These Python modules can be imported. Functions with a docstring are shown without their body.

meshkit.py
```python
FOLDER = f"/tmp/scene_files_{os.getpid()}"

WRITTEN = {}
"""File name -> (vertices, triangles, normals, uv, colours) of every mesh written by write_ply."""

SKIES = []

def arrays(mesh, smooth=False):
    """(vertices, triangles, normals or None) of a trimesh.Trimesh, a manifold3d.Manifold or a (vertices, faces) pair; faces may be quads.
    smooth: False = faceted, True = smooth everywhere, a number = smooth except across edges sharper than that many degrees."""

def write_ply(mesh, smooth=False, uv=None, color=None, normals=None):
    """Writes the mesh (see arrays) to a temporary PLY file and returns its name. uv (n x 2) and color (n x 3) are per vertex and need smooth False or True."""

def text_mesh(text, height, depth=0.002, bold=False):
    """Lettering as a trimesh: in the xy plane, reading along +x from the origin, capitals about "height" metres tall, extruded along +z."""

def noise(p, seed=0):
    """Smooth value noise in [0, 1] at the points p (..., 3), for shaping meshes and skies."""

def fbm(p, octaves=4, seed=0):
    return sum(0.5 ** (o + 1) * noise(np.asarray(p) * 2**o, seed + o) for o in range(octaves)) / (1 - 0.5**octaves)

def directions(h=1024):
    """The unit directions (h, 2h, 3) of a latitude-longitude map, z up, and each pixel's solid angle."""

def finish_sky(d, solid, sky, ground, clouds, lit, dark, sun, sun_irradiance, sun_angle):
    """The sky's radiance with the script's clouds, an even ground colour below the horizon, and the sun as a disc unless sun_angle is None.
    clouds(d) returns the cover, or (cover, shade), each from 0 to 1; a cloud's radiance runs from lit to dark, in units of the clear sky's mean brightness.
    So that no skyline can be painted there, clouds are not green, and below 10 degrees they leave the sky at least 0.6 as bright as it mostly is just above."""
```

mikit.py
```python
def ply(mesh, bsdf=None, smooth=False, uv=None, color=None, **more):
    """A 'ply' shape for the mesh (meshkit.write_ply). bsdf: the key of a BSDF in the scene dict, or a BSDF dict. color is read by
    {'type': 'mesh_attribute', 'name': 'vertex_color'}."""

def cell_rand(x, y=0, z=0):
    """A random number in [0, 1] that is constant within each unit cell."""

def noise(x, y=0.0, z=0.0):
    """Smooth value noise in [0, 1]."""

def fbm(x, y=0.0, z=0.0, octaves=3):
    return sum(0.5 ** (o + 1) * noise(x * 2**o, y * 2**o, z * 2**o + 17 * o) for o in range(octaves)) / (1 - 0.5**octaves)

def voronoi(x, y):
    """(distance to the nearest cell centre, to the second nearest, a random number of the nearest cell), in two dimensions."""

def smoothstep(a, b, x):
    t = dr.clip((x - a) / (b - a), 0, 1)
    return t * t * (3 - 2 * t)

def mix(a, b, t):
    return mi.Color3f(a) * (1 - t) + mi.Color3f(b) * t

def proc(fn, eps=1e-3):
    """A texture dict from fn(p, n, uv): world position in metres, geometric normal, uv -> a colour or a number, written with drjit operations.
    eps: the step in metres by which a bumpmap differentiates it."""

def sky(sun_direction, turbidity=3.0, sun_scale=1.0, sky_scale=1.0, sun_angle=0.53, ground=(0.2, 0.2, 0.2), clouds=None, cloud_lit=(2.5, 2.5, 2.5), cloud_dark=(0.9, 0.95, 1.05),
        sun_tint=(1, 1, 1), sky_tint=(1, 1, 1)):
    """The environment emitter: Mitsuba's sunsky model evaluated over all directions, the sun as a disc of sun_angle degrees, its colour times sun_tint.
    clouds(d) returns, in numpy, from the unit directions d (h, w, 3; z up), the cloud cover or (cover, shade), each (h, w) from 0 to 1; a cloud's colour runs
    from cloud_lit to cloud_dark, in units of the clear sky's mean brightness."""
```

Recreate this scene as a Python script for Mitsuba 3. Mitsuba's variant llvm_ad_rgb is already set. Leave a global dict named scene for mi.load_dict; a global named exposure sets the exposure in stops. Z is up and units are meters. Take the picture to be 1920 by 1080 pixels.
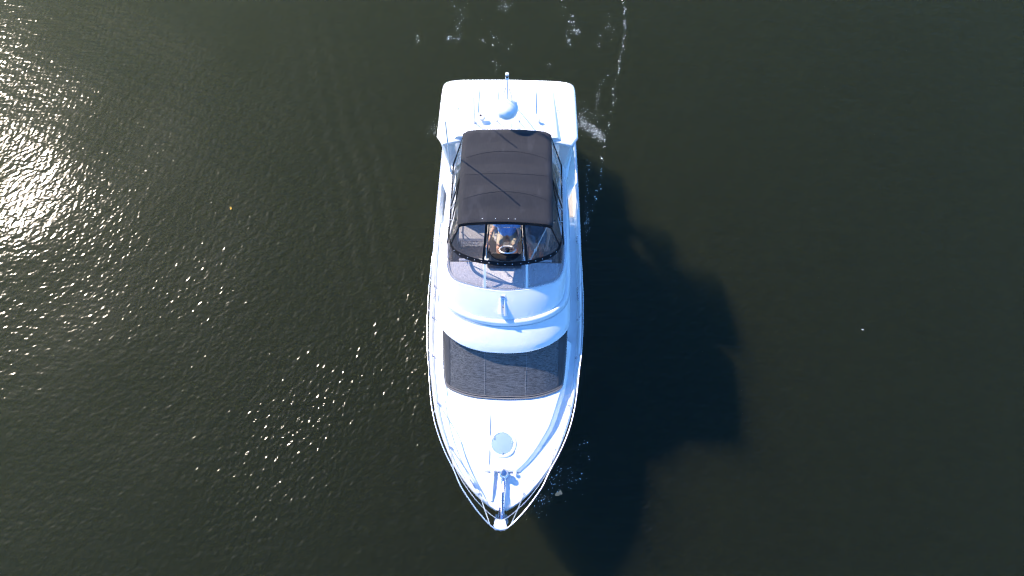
import math
import numpy as np
import trimesh
import manifold3d as m3
import mitsuba as mi
import drjit as dr
import shapely
import mikit
import meshkit

# ------------------------------------------------------------------ camera, sky, exposure
T = mi.ScalarTransform4f
scene, labels = {}, {}
EYE, TILT = 19.0, math.radians(22.4)                       # a drone 19 m above the water, looking down and a little aft
scene['camera'] = {'type': 'perspective', 'fov': 71.52, 'fov_axis': 'x', 'near_clip': 0.1, 'far_clip': 9000.0,
                   'to_world': T().look_at(origin=[0, 0, EYE], target=[0, math.sin(TILT), EYE - math.cos(TILT)],
                                           up=[0, math.cos(TILT), math.sin(TILT)])}
SUN = np.array([-.814 * 1.215, .581 * 1.215, 1.0])
scene['daylight'] = mikit.sky((SUN / np.linalg.norm(SUN)).tolist(), turbidity=2.2, sky_tint=(.62, 1.0, 1.42), sun_tint=(.92, .975, 1.13), sky_scale=1.7, sun_scale=1.25)
exposure = 2.25
rng = np.random.default_rng(11)

# ------------------------------------------------------------------ materials
def rgb(*c):
    return {'type': 'rgb', 'value': [float(x) for x in c]}

def two(b):
    return {'type': 'twosided', 'bsdf': b}

def soft(a, b, scale, octaves=3):
    return mikit.proc(lambda p, n, uv: mikit.mix(a, b, mikit.fbm(p.x * scale, p.y * scale, p.z * scale, octaves)))

scene['gelcoat'] = two({'type': 'principled', 'base_color': soft((.80, .80, .79), (.74, .745, .74), 1.7), 'roughness': .28, 'specular': .5, 'clearcoat': .4, 'clearcoat_gloss': .9})
scene['gelcoat_trim'] = two({'type': 'principled', 'base_color': rgb(.62, .63, .65), 'roughness': .35, 'specular': .5})
scene['nonskid'] = two({'type': 'bumpmap', 'arbitrary': mikit.proc(lambda p, n, uv: .002 * mikit.noise(p.x * 160, p.y * 160, 0), 2e-3), 'scale': 1.0,
                        'b': {'type': 'diffuse', 'reflectance': soft((.36, .335, .305), (.42, .39, .36), 6)}})
scene['chrome'] = two({'type': 'roughconductor', 'material': 'Cr', 'alpha': .12, 'specular_reflectance': rgb(.95, .96, 1)})
scene['horn_metal'] = two({'type': 'principled', 'base_color': rgb(.78, .77, .76), 'metallic': .45, 'roughness': .3})
scene['steel'] = two({'type': 'principled', 'base_color': rgb(.72, .73, .76), 'metallic': .85, 'roughness': .3})

def canvas_colour(p, n, uv):
    f = mikit.fbm(p.x * 3, p.y * 3, p.z * 3, 4)
    w = mikit.noise(p.x * 90, p.y * 14, 3)
    d = mikit.smoothstep(.62, .8, mikit.fbm(p.x * 5 + 9, p.y * 2.2, 4, 4))
    return mikit.mix((.0295, .0290, .0315), (.0405, .0395, .043), .6 * f + .4 * w) * (1 + .25 * d)
scene['canvas'] = two({'type': 'principled', 'base_color': mikit.proc(canvas_colour), 'roughness': .85, 'specular': .2, 'sheen': .25})
scene['black_binding'] = two({'type': 'principled', 'base_color': rgb(.008, .008, .010), 'roughness': .7, 'specular': .2})

def mesh_colour(p, n, uv):
    s = mikit.noise(p.x * 9, p.y * 75, p.z * 75) * .6 + mikit.noise(p.x * 26, p.y * 150, 5) * .4
    f = mikit.fbm(p.x * 1.6, p.y * 1.6, 2, 3)
    return mikit.mix((.050, .052, .055), (.175, .175, .178), mikit.smoothstep(.15, .85, s) * (.55 + .5 * f))
scene['sun_mesh'] = two({'type': 'principled', 'base_color': mikit.proc(mesh_colour), 'roughness': .7, 'specular': .3})
scene['mesh_hem'] = two({'type': 'principled', 'base_color': rgb(.16, .155, .16), 'roughness': .7})
scene['mesh_side'] = two({'type': 'principled', 'base_color': soft((.045, .045, .05), (.075, .075, .08), 5), 'roughness': .6, 'specular': .3})
scene['cover_seam'] = two({'type': 'principled', 'base_color': rgb(.20, .20, .21), 'roughness': .7})
scene['clear_vinyl'] = {'type': 'blendbsdf', 'weight': .945, 'a': two({'type': 'principled', 'base_color': rgb(.55, .55, .60), 'roughness': .25}),
                        'b': {'type': 'thindielectric', 'int_ior': 1.45}}
scene['smoked_glass'] = {'type': 'blendbsdf', 'weight': .95, 'a': two({'type': 'principled', 'base_color': rgb(.45, .44, .48), 'roughness': .2}),
                         'b': {'type': 'thindielectric', 'int_ior': 1.5, 'specular_transmittance': rgb(.76, .745, .78)}}
scene['cabin_glass'] = two({'type': 'principled', 'base_color': rgb(.012, .014, .017), 'roughness': .08, 'specular': .6})
scene['hatch_lens'] = two({'type': 'principled', 'base_color': rgb(.30, .41, .44), 'roughness': .12, 'specular': .6, 'clearcoat': .5})
scene['upholstery'] = two({'type': 'principled', 'base_color': soft((.30, .285, .29), (.36, .345, .35), 4), 'roughness': .6})
scene['black_plastic'] = two({'type': 'principled', 'base_color': rgb(.012, .012, .014), 'roughness': .4, 'specular': .5})
scene['dial'] = two({'type': 'principled', 'base_color': rgb(.05, .055, .06), 'roughness': .15, 'specular': .6})
scene['white_plastic'] = two({'type': 'principled', 'base_color': rgb(.78, .78, .77), 'roughness': .4})
scene['boot_paint'] = two({'type': 'principled', 'base_color': rgb(.02, .025, .035), 'roughness': .5})
scene['skin'] = two({'type': 'principled', 'base_color': rgb(.52, .29, .20), 'roughness': .5})
scene['blue_shirt'] = two({'type': 'principled', 'base_color': soft((.13, .28, .60), (.17, .34, .66), 9), 'roughness': .85})
scene['navy_shirt'] = two({'type': 'principled', 'base_color': soft((.018, .028, .055), (.028, .04, .07), 9), 'roughness': .85})
scene['khaki'] = two({'type': 'principled', 'base_color': rgb(.42, .36, .27), 'roughness': .85})
scene['grey_cloth'] = two({'type': 'principled', 'base_color': rgb(.20, .21, .24), 'roughness': .85})
scene['hair_brown'] = two({'type': 'principled', 'base_color': rgb(.05, .035, .025), 'roughness': .6})
scene['foam_white'] = two({'type': 'principled', 'base_color': rgb(.80, .82, .80), 'roughness': .35, 'specular': .5})
scene['leaf_tan'] = two({'type': 'principled', 'base_color': soft((.70, .30, .12), (.80, .42, .2), 30), 'roughness': .6})
scene['leaf_orange'] = two({'type': 'principled', 'base_color': soft((.65, .32, .03), (.7, .42, .06), 30), 'roughness': .6})

# ------------------------------------------------------------------ mesh helpers
YAW = .0165

def world(v):
    """Boat frame (x to port, y aft, z up from the waterline) -> world."""
    v = np.asarray(v, float)
    n = math.hypot(1, YAW)
    return np.stack([(v[..., 0] + YAW * v[..., 1]) / n - .27, (v[..., 1] - YAW * v[..., 0]) / n, v[..., 2]], -1)

def tm(mesh):
    if isinstance(mesh, trimesh.Trimesh):
        return mesh
    v, f = np.asarray(mesh[0], float), np.asarray(mesh[1], int)
    if f.shape[1] == 4:
        f = np.vstack([f[:, [0, 1, 2]], f[:, [0, 2, 3]]])
    return trimesh.Trimesh(v, f, process=False)

def cat(*ms):
    return trimesh.util.concatenate([tm(m) for m in ms])

def grid(P, wrap=False):
    P = np.asarray(P, float)
    m, n = P.shape[:2]
    i = np.arange(m * n).reshape(m, n)
    if wrap:
        i = np.hstack([i, i[:, :1]])
    return P.reshape(-1, 3), np.stack([i[:-1, :-1], i[:-1, 1:], i[1:, 1:], i[1:, :-1]], -1).reshape(-1, 4)

def path(pts, step=.06):
    """A smooth polyline through the points."""
    p = np.asarray(pts, float)
    if len(p) < 3:
        return p
    d = np.r_[0, np.cumsum(np.maximum(np.linalg.norm(np.diff(p, axis=0), axis=1), 1e-6))]
    from scipy.interpolate import PchipInterpolator
    k = max(2, int(d[-1] / step))
    return PchipInterpolator(d, p)(np.linspace(0, d[-1], k + 1))

def tube(pts, r, sides=8):
    p = np.asarray(pts, float)
    t = np.gradient(p, axis=0)
    t /= np.linalg.norm(t, axis=1, keepdims=True) + 1e-12
    a = np.cross(t, np.where(np.abs(t[:, 2:]) < .95, [0, 0, 1.0], [1.0, 0, 0]))
    a /= np.linalg.norm(a, axis=1, keepdims=True) + 1e-12
    b, ang = np.cross(t, a), np.arange(sides) * 2 * np.pi / sides
    r = np.broadcast_to(r, (len(p),))[:, None, None]
    V = p[:, None] + r * (np.cos(ang)[None, :, None] * a[:, None] + np.sin(ang)[None, :, None] * b[:, None])
    v, f = grid(V, True)
    n = len(v)
    caps = [[0, k + 1, k, 0] for k in range(1, sides - 1)] + [[n - sides, n - sides + k, n - sides + k + 1, n - sides] for k in range(1, sides - 1)]
    f3 = np.vstack([f[:, [0, 1, 2]], f[:, [0, 2, 3]], np.array(caps)[:, :3]])
    return trimesh.Trimesh(v, f3, process=False)

def rbox(c, s, bev=.01, rot=None):
    s = np.array(s) / 2
    b = min(bev, s.min() * .6)
    pts = [[x * (s[0] - b * (k != 0)), y * (s[1] - b * (k != 1)), z * (s[2] - b * (k != 2))] for k in range(3) for x in (-1, 1) for y in (-1, 1) for z in (-1, 1)]
    m = trimesh.convex.convex_hull(np.array(pts))
    if rot is not None:
        m.apply_transform(trimesh.transformations.rotation_matrix(math.radians(rot[0]), rot[1]))
    m.apply_translation(c)
    return m

def lathe(profile, c, sides=28, axis=None):
    pr = np.asarray(profile, float)
    a = np.arange(sides) * 2 * np.pi / sides
    V = np.stack([pr[:, None, 0] * np.cos(a), pr[:, None, 0] * np.sin(a), np.repeat(pr[:, 1:2], sides, 1)], -1)
    m = tm(grid(V, True))
    if axis is not None:
        m.apply_transform(trimesh.geometry.align_vectors([0, 0, 1], axis))
    m.apply_translation(c)
    return m

def slab(poly, z0, z1):
    m = trimesh.creation.extrude_polygon(shapely.Polygon(poly), z1 - z0, engine='earcut')
    m.apply_translation([0, 0, z0])
    return m

def full(half, n=121):
    """Half a plan curve (x >= 0, from the bow centreline aft) -> the whole of it, smooth, n points from image left round the front."""
    h = np.asarray(half, float)
    p = np.vstack([h[:0:-1] * [-1, 1], h])
    d = np.r_[0, np.cumsum(np.linalg.norm(np.diff(p, axis=0), axis=1))]
    from scipy.interpolate import PchipInterpolator
    q = PchipInterpolator(d, p)(np.linspace(0, d[-1], n))
    for _ in range(2):
        q[1:-1] = .25 * q[:-2] + .5 * q[1:-1] + .25 * q[2:]
    return q

def matched(half, n=97, x0=.475, share=.3):
    """full(), with its points spread so that two edges of a panel have the same point where x = x0."""
    c = full(half, 601)[300:]
    k = 12 + int(np.argmax(c[:, 0] > x0))
    d = np.r_[0, np.cumsum(np.linalg.norm(np.diff(c, axis=0), axis=1))]
    q = np.interp(np.linspace(0, 1, n // 2 + 1), [0, share, 1], [0, np.interp(x0, c[:k, 0], d[:k]), d[-1]])
    h = np.stack([np.interp(q, d, c[:, k]) for k in (0, 1)], 1)
    return np.vstack([h[:0:-1] * [-1, 1], h])

def inset(c, d):
    t = np.gradient(c, axis=0)
    t /= np.linalg.norm(t, axis=1, keepdims=True)
    return c + d * np.stack([-t[:, 1], t[:, 0]], 1)

def at_z(c, z):
    return np.column_stack([c, np.broadcast_to(z, (len(c),))])

def add(key, mesh, mat, smooth=35, label=None, category=None, group=None, kind=None, boat=True):
    base, k = key, 0
    while key in scene:
        k += 1
        key = f'{base}_{k:03d}'
    m = tm(mesh)
    scene[key] = mikit.ply((world(m.vertices) if boat else m.vertices, m.faces), mat, smooth=smooth)
    note(key, label, category, group, kind)
    return key

def note(key, label=None, category=None, group=None, kind=None):
    d = {k: v for k, v in (('label', label), ('category', category), ('group', group), ('kind', kind)) if v}
    if d:
        labels[key] = d

YACHT = 'motor_yacht'
note(YACHT, 'white flybridge motor yacht with a charcoal canvas top, under way on dark water', 'boat')

def part(name, mesh, mat, smooth=35, label=None, kind=None):
    return add(YACHT + '__' + name, mesh, mat, smooth, label, kind=kind)

# ------------------------------------------------------------------ water
def spread(a, b, step, far):
    out, s, x = [], step, 0.0
    while x < far:
        s *= 1.15
        x += s
        out.append(x)
    out = np.array(out)
    return np.concatenate([a - out[::-1], np.arange(a, b, step), b + out])

def build_water():
    xs, ys = np.unique(np.concatenate([spread(-20.5, 0, .026, 4000), spread(0, 18.5, .045, 4000)[140:]])), spread(-4.5, 22.5, .027, 4000)
    X, Y = np.meshgrid(xs, ys)
    fade = np.exp(-np.maximum(0, np.abs(X) - 45) / 25 - np.maximum(0, np.abs(Y) - 45) / 25)
    P3 = np.stack([X, Y, np.zeros_like(X)], -1)
    gust = .25 + 1.5 * meshkit.fbm(P3 * .16 + 3, 3, 5)
    warp = 2.2 * meshkit.fbm(P3 * .35 + 40, 2, 8)
    bx, by = X + .27 - YAW * Y, Y                                  # distance from the boat's centreline and along it
    calm = 1 - .72 * np.exp(-(bx / 2.6) ** 2) / (1 + np.exp(-np.clip(by - 12.5, -20, 20) * 1.2))     # smooth water astern
    calm *= 1 + 1.2 / (1 + np.exp(-np.clip(X - 3, -30, 30) * .7))                   # the lee side
    Z = np.zeros_like(X)
    r = np.random.default_rng(3)
    for i in range(70):
        lam = math.exp(r.uniform(math.log(.085), math.log(.38 if i % 2 else .8)))
        th = math.radians(-53 if i % 3 else 84) + r.normal(0, .5)
        k = 2 * math.pi / lam
        sl = .0108 * (lam / .22) ** -.3
        u = X * math.cos(th) + Y * math.sin(th)
        Z += sl / k * np.sin(k * u + r.uniform(0, 6.28) + warp * r.uniform(-1.6, 1.6))
    for i in range(30):                                             # short crossing ripples that break the glitter into points
        lam, th = math.exp(r.uniform(math.log(.085), math.log(.2))), r.uniform(0, 2 * math.pi)
        k = 2 * math.pi / lam
        Z += .0088 / k * np.sin(k * (X * math.cos(th) + Y * math.sin(th)) + r.uniform(0, 6.28) + warp * r.uniform(-2, 2))
    Z *= gust * calm
    for i in range(6):                                              # a low swell under the ripples
        lam, th = r.uniform(2, 6), r.uniform(0, 6.28)
        Z += .010 * lam / 6.28 * np.sin(6.28 / lam * (X * math.cos(th) + Y * math.sin(th)) + r.uniform(0, 6.28))
    # steeper short waves that the hull throws off to starboard, and the stern's diverging wave train
    for s in (-1, 1):
        d = s * bx - 2.0 - .30 * np.maximum(by - 3.0, 0)            # distance outside a line that leaves the bow at about 17 degrees
        train = np.exp(-(d / 1.5) ** 2) * (by > 1.0) * np.exp(-np.maximum(by - 14, 0) / 6)
        Z += .006 * train * np.sin(6.283 / .62 * (d + .2 * warp))
    patch = np.exp(-((X + 5.6 - .62 * (Y - 3.2)) / 2.0) ** 2 - ((Y - 4.2) / 3.6) ** 2) + .9 * np.exp(-((X + 2.6) / .8) ** 2 - ((Y - 6.0) / 2.2) ** 2)
    for i in range(20):
        lam, th = math.exp(r.uniform(math.log(.10), math.log(.32))), math.radians(-35) + r.normal(0, .7)
        k = 6.283 / lam
        Z += patch * .056 / k * np.sin(k * (X * math.cos(th) + Y * math.sin(th)) + r.uniform(0, 6.28) + 1.7 * warp)
    Z *= fade
    return grid(np.stack([X, Y, Z], -1))

# a glossy film that mirrors about 2 percent of what falls on it, over a body of murky water that scatters the light
scene['water_film'] = {'type': 'blendbsdf', 'weight': .943,
                       'a': {'type': 'blendbsdf', 'weight': .20,
                             'smooth': {'type': 'roughplastic', 'diffuse_reflectance': rgb(0, 0, 0), 'int_ior': 2.6, 'alpha': .031, 'distribution': 'beckmann'},
                             'capillary': {'type': 'roughplastic', 'diffuse_reflectance': rgb(0, 0, 0), 'int_ior': 2.6, 'alpha': .155, 'distribution': 'ggx'}},
                       'b': {'type': 'null'}}
scene['water'] = mikit.ply(build_water(), 'water_film', smooth=True)
note('water', 'dark green river water with small ripples and sun glitter', kind='structure')
scene['murk'] = {'type': 'homogeneous', 'albedo': rgb(.325, .355, .19), 'sigma_t': 1.15, 'phase': {'type': 'hg', 'g': .7}}
scene['murky_water'] = {'type': 'cube', 'to_world': T().translate([0, 0, -4.56]).scale([4000, 4000, 4.5]), 'bsdf': {'type': 'null'}, 'interior': {'type': 'ref', 'id': 'murk'}}
note('murky_water', 'murky green depth of the river under its rippled surface', kind='structure')
scene['mud'] = two({'type': 'diffuse', 'reflectance': soft((.05, .045, .03), (.08, .07, .05), .6)})
scene['river_bed'] = mikit.ply(grid(np.stack(list(np.meshgrid(np.linspace(-4000, 4000, 5), np.linspace(-4000, 4000, 5))) + [np.full((5, 5), -8.5)], -1)), 'mud')
note('river_bed', 'brown mud bed deep under the murky river', kind='structure')
# ------------------------------------------------------------------ hull and deck
from scipy.interpolate import PchipInterpolator as Pchip
_b = np.array([[1.46, .05], [1.53, .19], [1.7, .43], [1.95, .70], [2.3, .985], [2.6, 1.18], [3.15, 1.425], [3.8, 1.64], [4.5, 1.785], [5.35, 1.90], [6.2, 1.95], [7.1, 1.97], [8.5, 1.98], [9.4, 1.97], [10.8, 1.94], [12.9, 1.87]])
breadth = Pchip(_b[:, 0], _b[:, 1])
_s = np.array([[1.48, 2.15], [3, 2.02], [4.5, 1.9], [6.2, 1.75], [8, 1.63], [10, 1.53], [12.9, 1.5]])
sheer = Pchip(_s[:, 0], _s[:, 1])
U = np.r_[np.linspace(0, .12, 16)[:-1], np.linspace(.12, 1, 46)]
YS = 1.48 + (12.9 - 1.48) * U

def hull_level(start, z, fore, aft):
    """One waterline of the hull: where its stem starts, its height, its breadth as a share of the deck's at the bow and aft."""
    y = start + (12.9 - start) * U
    share = fore + (aft - fore) * np.clip(U / .55, 0, 1) ** .8
    return np.stack([breadth(YS) * share, y, np.broadcast_to(z, y.shape)], -1)

zs = sheer(YS)
LV = [hull_level(1.48, zs, 1, 1), hull_level(1.485, zs - .06, .985, 1), hull_level(1.66, zs * .75, .84, .985), hull_level(1.95, zs * .5, .66, .965), hull_level(2.25, .42, .5, .94),
      hull_level(2.3, .36, .47, .925), hull_level(2.55, .0, .30, .90), hull_level(3.1, -.75, 0, 0)]
side = np.stack(LV, 1)
whole = np.concatenate([side, side[:, ::-1][:, 1:] * [-1, 1, 1]], 1)
transom = grid(np.stack([whole[-1], whole[-1] * [0, 1, 1]], 0))
part('hull', cat(grid(whole), transom), 'gelcoat', 30)
for s in (-1, 1):
    rub = LV[1] * [s, 1, 1] + np.array([s * .015, 0, 0])
    part('hull__rub_rail', tube(rub, .022, 6), 'steel')
    band = np.stack([hull_level(2.46, .13, .36, .912), hull_level(2.54, .01, .31, .903)], 1) * [s, 1, 1] + np.array([s * .006, 0, 0])
    part('hull__boot_stripe', grid(band), 'boot_paint')
part('swim_platform', slab([(-1.6, 12.88), (1.6, 12.88), (1.55, 13.35), (1.3, 13.5), (-1.3, 13.5), (-1.55, 13.35)], .32, .42), 'gelcoat')

def deck_z(y, q):
    """Height of the deck at the share q of the half-breadth."""
    return sheer(y) + .09 * (1 - q ** 2)

def drop(y):
    t = np.clip((y - 9.05) / .35, 0, 1)
    return .04 + .30 * t * t * (3 - 2 * t)

qs = np.array([1, .995, .985, .972, .962, .945, .9, .8, .6, .4, .2, 0.0])
def deck_rows(ys, cols):
    out = []
    for y in ys:
        b, z, dr_ = breadth(y), sheer(y), drop(y)
        row = []
        lip = [z, z + .03, z + .045, z + .045, z + .03]
        for j, q in enumerate(cols):
            row.append([b * q, y, lip[j] if j < 5 else deck_z(y, q) - dr_])
        out.append(row)
    return np.array(out)
fore = deck_rows(YS[YS < 10.35], qs)
part('deck', grid(np.concatenate([fore, fore[:, ::-1][:, 1:] * [-1, 1, 1]], 1)), 'gelcoat', 28)
qa = np.array([1, .995, .985, .972, .962, .945, .9, .86])
for s in (-1, 1):
    aft = deck_rows(np.linspace(YS[YS < 10.35][-1], 12.9, 12), qa)
    floor_edge = aft[:, -1:] * [1, 1, 0] + np.array([0, 0, .62])
    part('gunwale', grid(np.concatenate([aft, floor_edge], 1) * [s, 1, 1]), 'gelcoat', 28)
    ns = np.array([[[breadth(y) * q, y, deck_z(y, q) - drop(y) + .006] for q in (.938, .89, .84, .775)] for y in np.linspace(9.40, 10.34, 8)])
    part('side_deck_pad', grid(ns * [s, 1, 1]), 'nonskid', label='beige non-skid pad set in the side deck')
part('cockpit_sole', slab([(-1.7, 10.3), (1.7, 10.3), (1.62, 12.85), (-1.62, 12.85)], .55, .63), 'nonskid')
part('transom_wall', slab([(-1.62, 12.72), (1.62, 12.72), (1.6, 12.88), (-1.6, 12.88)], .6, 1.52), 'gelcoat')

# raised foredeck trunk, with the shallow well down its middle
_t = np.array([[2.38, .36], [2.62, .60], [3.05, .90], [3.45, 1.12], [3.9, 1.27], [4.3, 1.39], [4.9, 1.50], [5.6, 1.58]])
trunk_w = Pchip(_t[:, 0], _t[:, 1])
def trunk_h(y):
    t = np.clip((y - 2.38) / 1.8, 0, 1)
    return .045 + .115 * t * t * (3 - 2 * t)
rows = []
for i, y in enumerate(np.r_[2.34, 2.385, np.linspace(2.42, 5.6, 44)]):
    w = float(trunk_w(max(y, 2.38)))
    h = .01 if i == 0 else trunk_h(y)
    xs = np.r_[-w - .11, -w - .02, -w + .02, np.linspace(-w + .03, -.315, 6), -.30, -.285, -.1, .1, .285, .30, np.linspace(.315, w - .03, 6), w - .02, w + .02, w + .11]
    b = breadth(y)
    row = []
    for x in xs:
        q = abs(x) / b
        z = deck_z(y, q) + h
        e = (w + .11 - abs(x))
        if e < 1e-6: z = deck_z(y, q) - .06
        elif e < .10: z -= .025
        if abs(x) < .295 and 2.42 < y < 3.95: z -= .022 * min(1, (y - 2.42) / .1, (3.95 - y) / .5)
        row.append([x, y, z])
    rows.append(row)
part('foredeck_trunk', grid(rows), 'gelcoat', 25)
def top_z(x, y):
    return deck_z(y, abs(x) / breadth(y)) + float(trunk_h(y))

# ------------------------------------------------------------------ deck hatch, windlass, anchor, cleats
hz = top_z(0, 2.98) - .02
hx, hy = 0, 2.98
part('deck_hatch', lathe([(.33, -.02), (.33, .015), (.315, .035), (.275, .045), (.262, .043), (.255, .03)], (hx, hy, hz), 40), 'gelcoat')
part('deck_hatch__lens', lathe([(.256, .03), (.22, .037), (.12, .044), (.001, .046)], (hx, hy, hz), 36), 'hatch_lens', label='pale blue round hatch lens')
for a in (100, 200, -20):
    p = np.array([hx + .232 * math.cos(math.radians(a + 170)), hy + .232 * math.sin(math.radians(a + 170)), hz + .05])
    part('deck_hatch__latch', rbox(p, (.03, .055, .03), .008), 'steel')
bz = float(deck_z(2.2, 0))
ww = np.array([[(-.27, y, float(deck_z(y, .1)) - .08), (-.25, y, float(deck_z(y, .1)) + h), (-.25 + w, y, float(deck_z(y, .1)) + h), (-.235 + w, y, float(deck_z(y, .1)) - .08)] for y, h, w in ((2.36, .06, .07), (2.1, .055, .06), (1.85, .03, .05), (1.68, -.02, .04))])
part('windlass_curb', grid(ww), 'gelcoat', 25)
part('windlass', cat(lathe([(.105, 0), (.105, .02), (.085, .035), (.08, .12), (.10, .14), (.10, .16), (.06, .20), (.075, .235), (.06, .255), (.001, .262)], (.05, 2.28, bz - .02)),
                     rbox((.04, 2.14, bz + .04), (.11, .2, .1), .03)), 'chrome')
part('windlass__foot_switch', lathe([(.045, 0), (.045, .02), (.03, .035), (.001, .036)], (.30, 2.30, bz + .01), 16), 'white_plastic')
part('windlass__foot_switch', lathe([(.03, 0), (.03, .015), (.001, .02)], (-.22, 2.32, bz + .01), 14), 'steel')
shank = [(.045, 2.1, bz + .07), (.035, 1.75, bz + .09), (.02, 1.45, bz + .10), (.012, 1.22, bz + .06), (.01, 1.12, bz - .02)]
part('anchor', cat(tube(path(shank, .08), .036, 8), rbox((.03, 1.62, bz + .125), (.05, .5, .03), .01)), 'chrome')
fl = np.array([(0, 1.02, bz - .08), (-.17, 1.24, bz - .20), (-.13, 1.42, bz - .30), (0, 1.32, bz - .26), (.13, 1.42, bz - .30), (.17, 1.24, bz - .20), (0, 1.10, bz - .17)])
part('anchor__fluke', trimesh.convex.convex_hull(np.vstack([fl, fl + [0, 0, -.02]])), 'chrome')
for s in (-1, 1):
    part('bow_roller', rbox((s * .055 + .01, 1.34, bz + .02), (.014, .42, .13), .005), 'chrome')
part('pulpit_plate', cat(slab([(-.12, 1.02), (.10, 1.02), (.135, 1.10), (.10, 1.24), (-.12, 1.24), (-.155, 1.10)], bz + .52, bz + .545)), 'gelcoat')
part('pulpit_plate__bracket', cat(tube([(-.05, 1.16, bz + .53), (-.02, 1.25, bz + .1)], .018), tube([(.05, 1.16, bz + .53), (.03, 1.25, bz + .1)], .018)), 'chrome')

def cleat(x, y, z, ang):
    ca, sa = math.cos(ang), math.sin(ang)
    e = np.array([ca, sa, 0])
    c = np.array([x, y, z])
    horn = [c - e * .14 + [0, 0, .05], c - e * .05 + [0, 0, .065], c + e * .05 + [0, 0, .065], c + e * .14 + [0, 0, .05]]
    return cat(tube(horn, [.010, .015, .015, .010]), tube([c + e * .045 - [0, 0, .02], c + e * .04 + [0, 0, .06]], .014), tube([c - e * .045 - [0, 0, .02], c - e * .04 + [0, 0, .06]], .014))
for s in (-1, 1):
    for y, off, ang in ((2.05, .13, .95), (6.9, .09, 1.57), (8.6, .09, 1.57)):
        part('cleat', cleat(s * (float(breadth(y)) - off), y, float(sheer(y)) + .04, s * ang if ang < 1.5 else ang), 'chrome')

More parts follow.
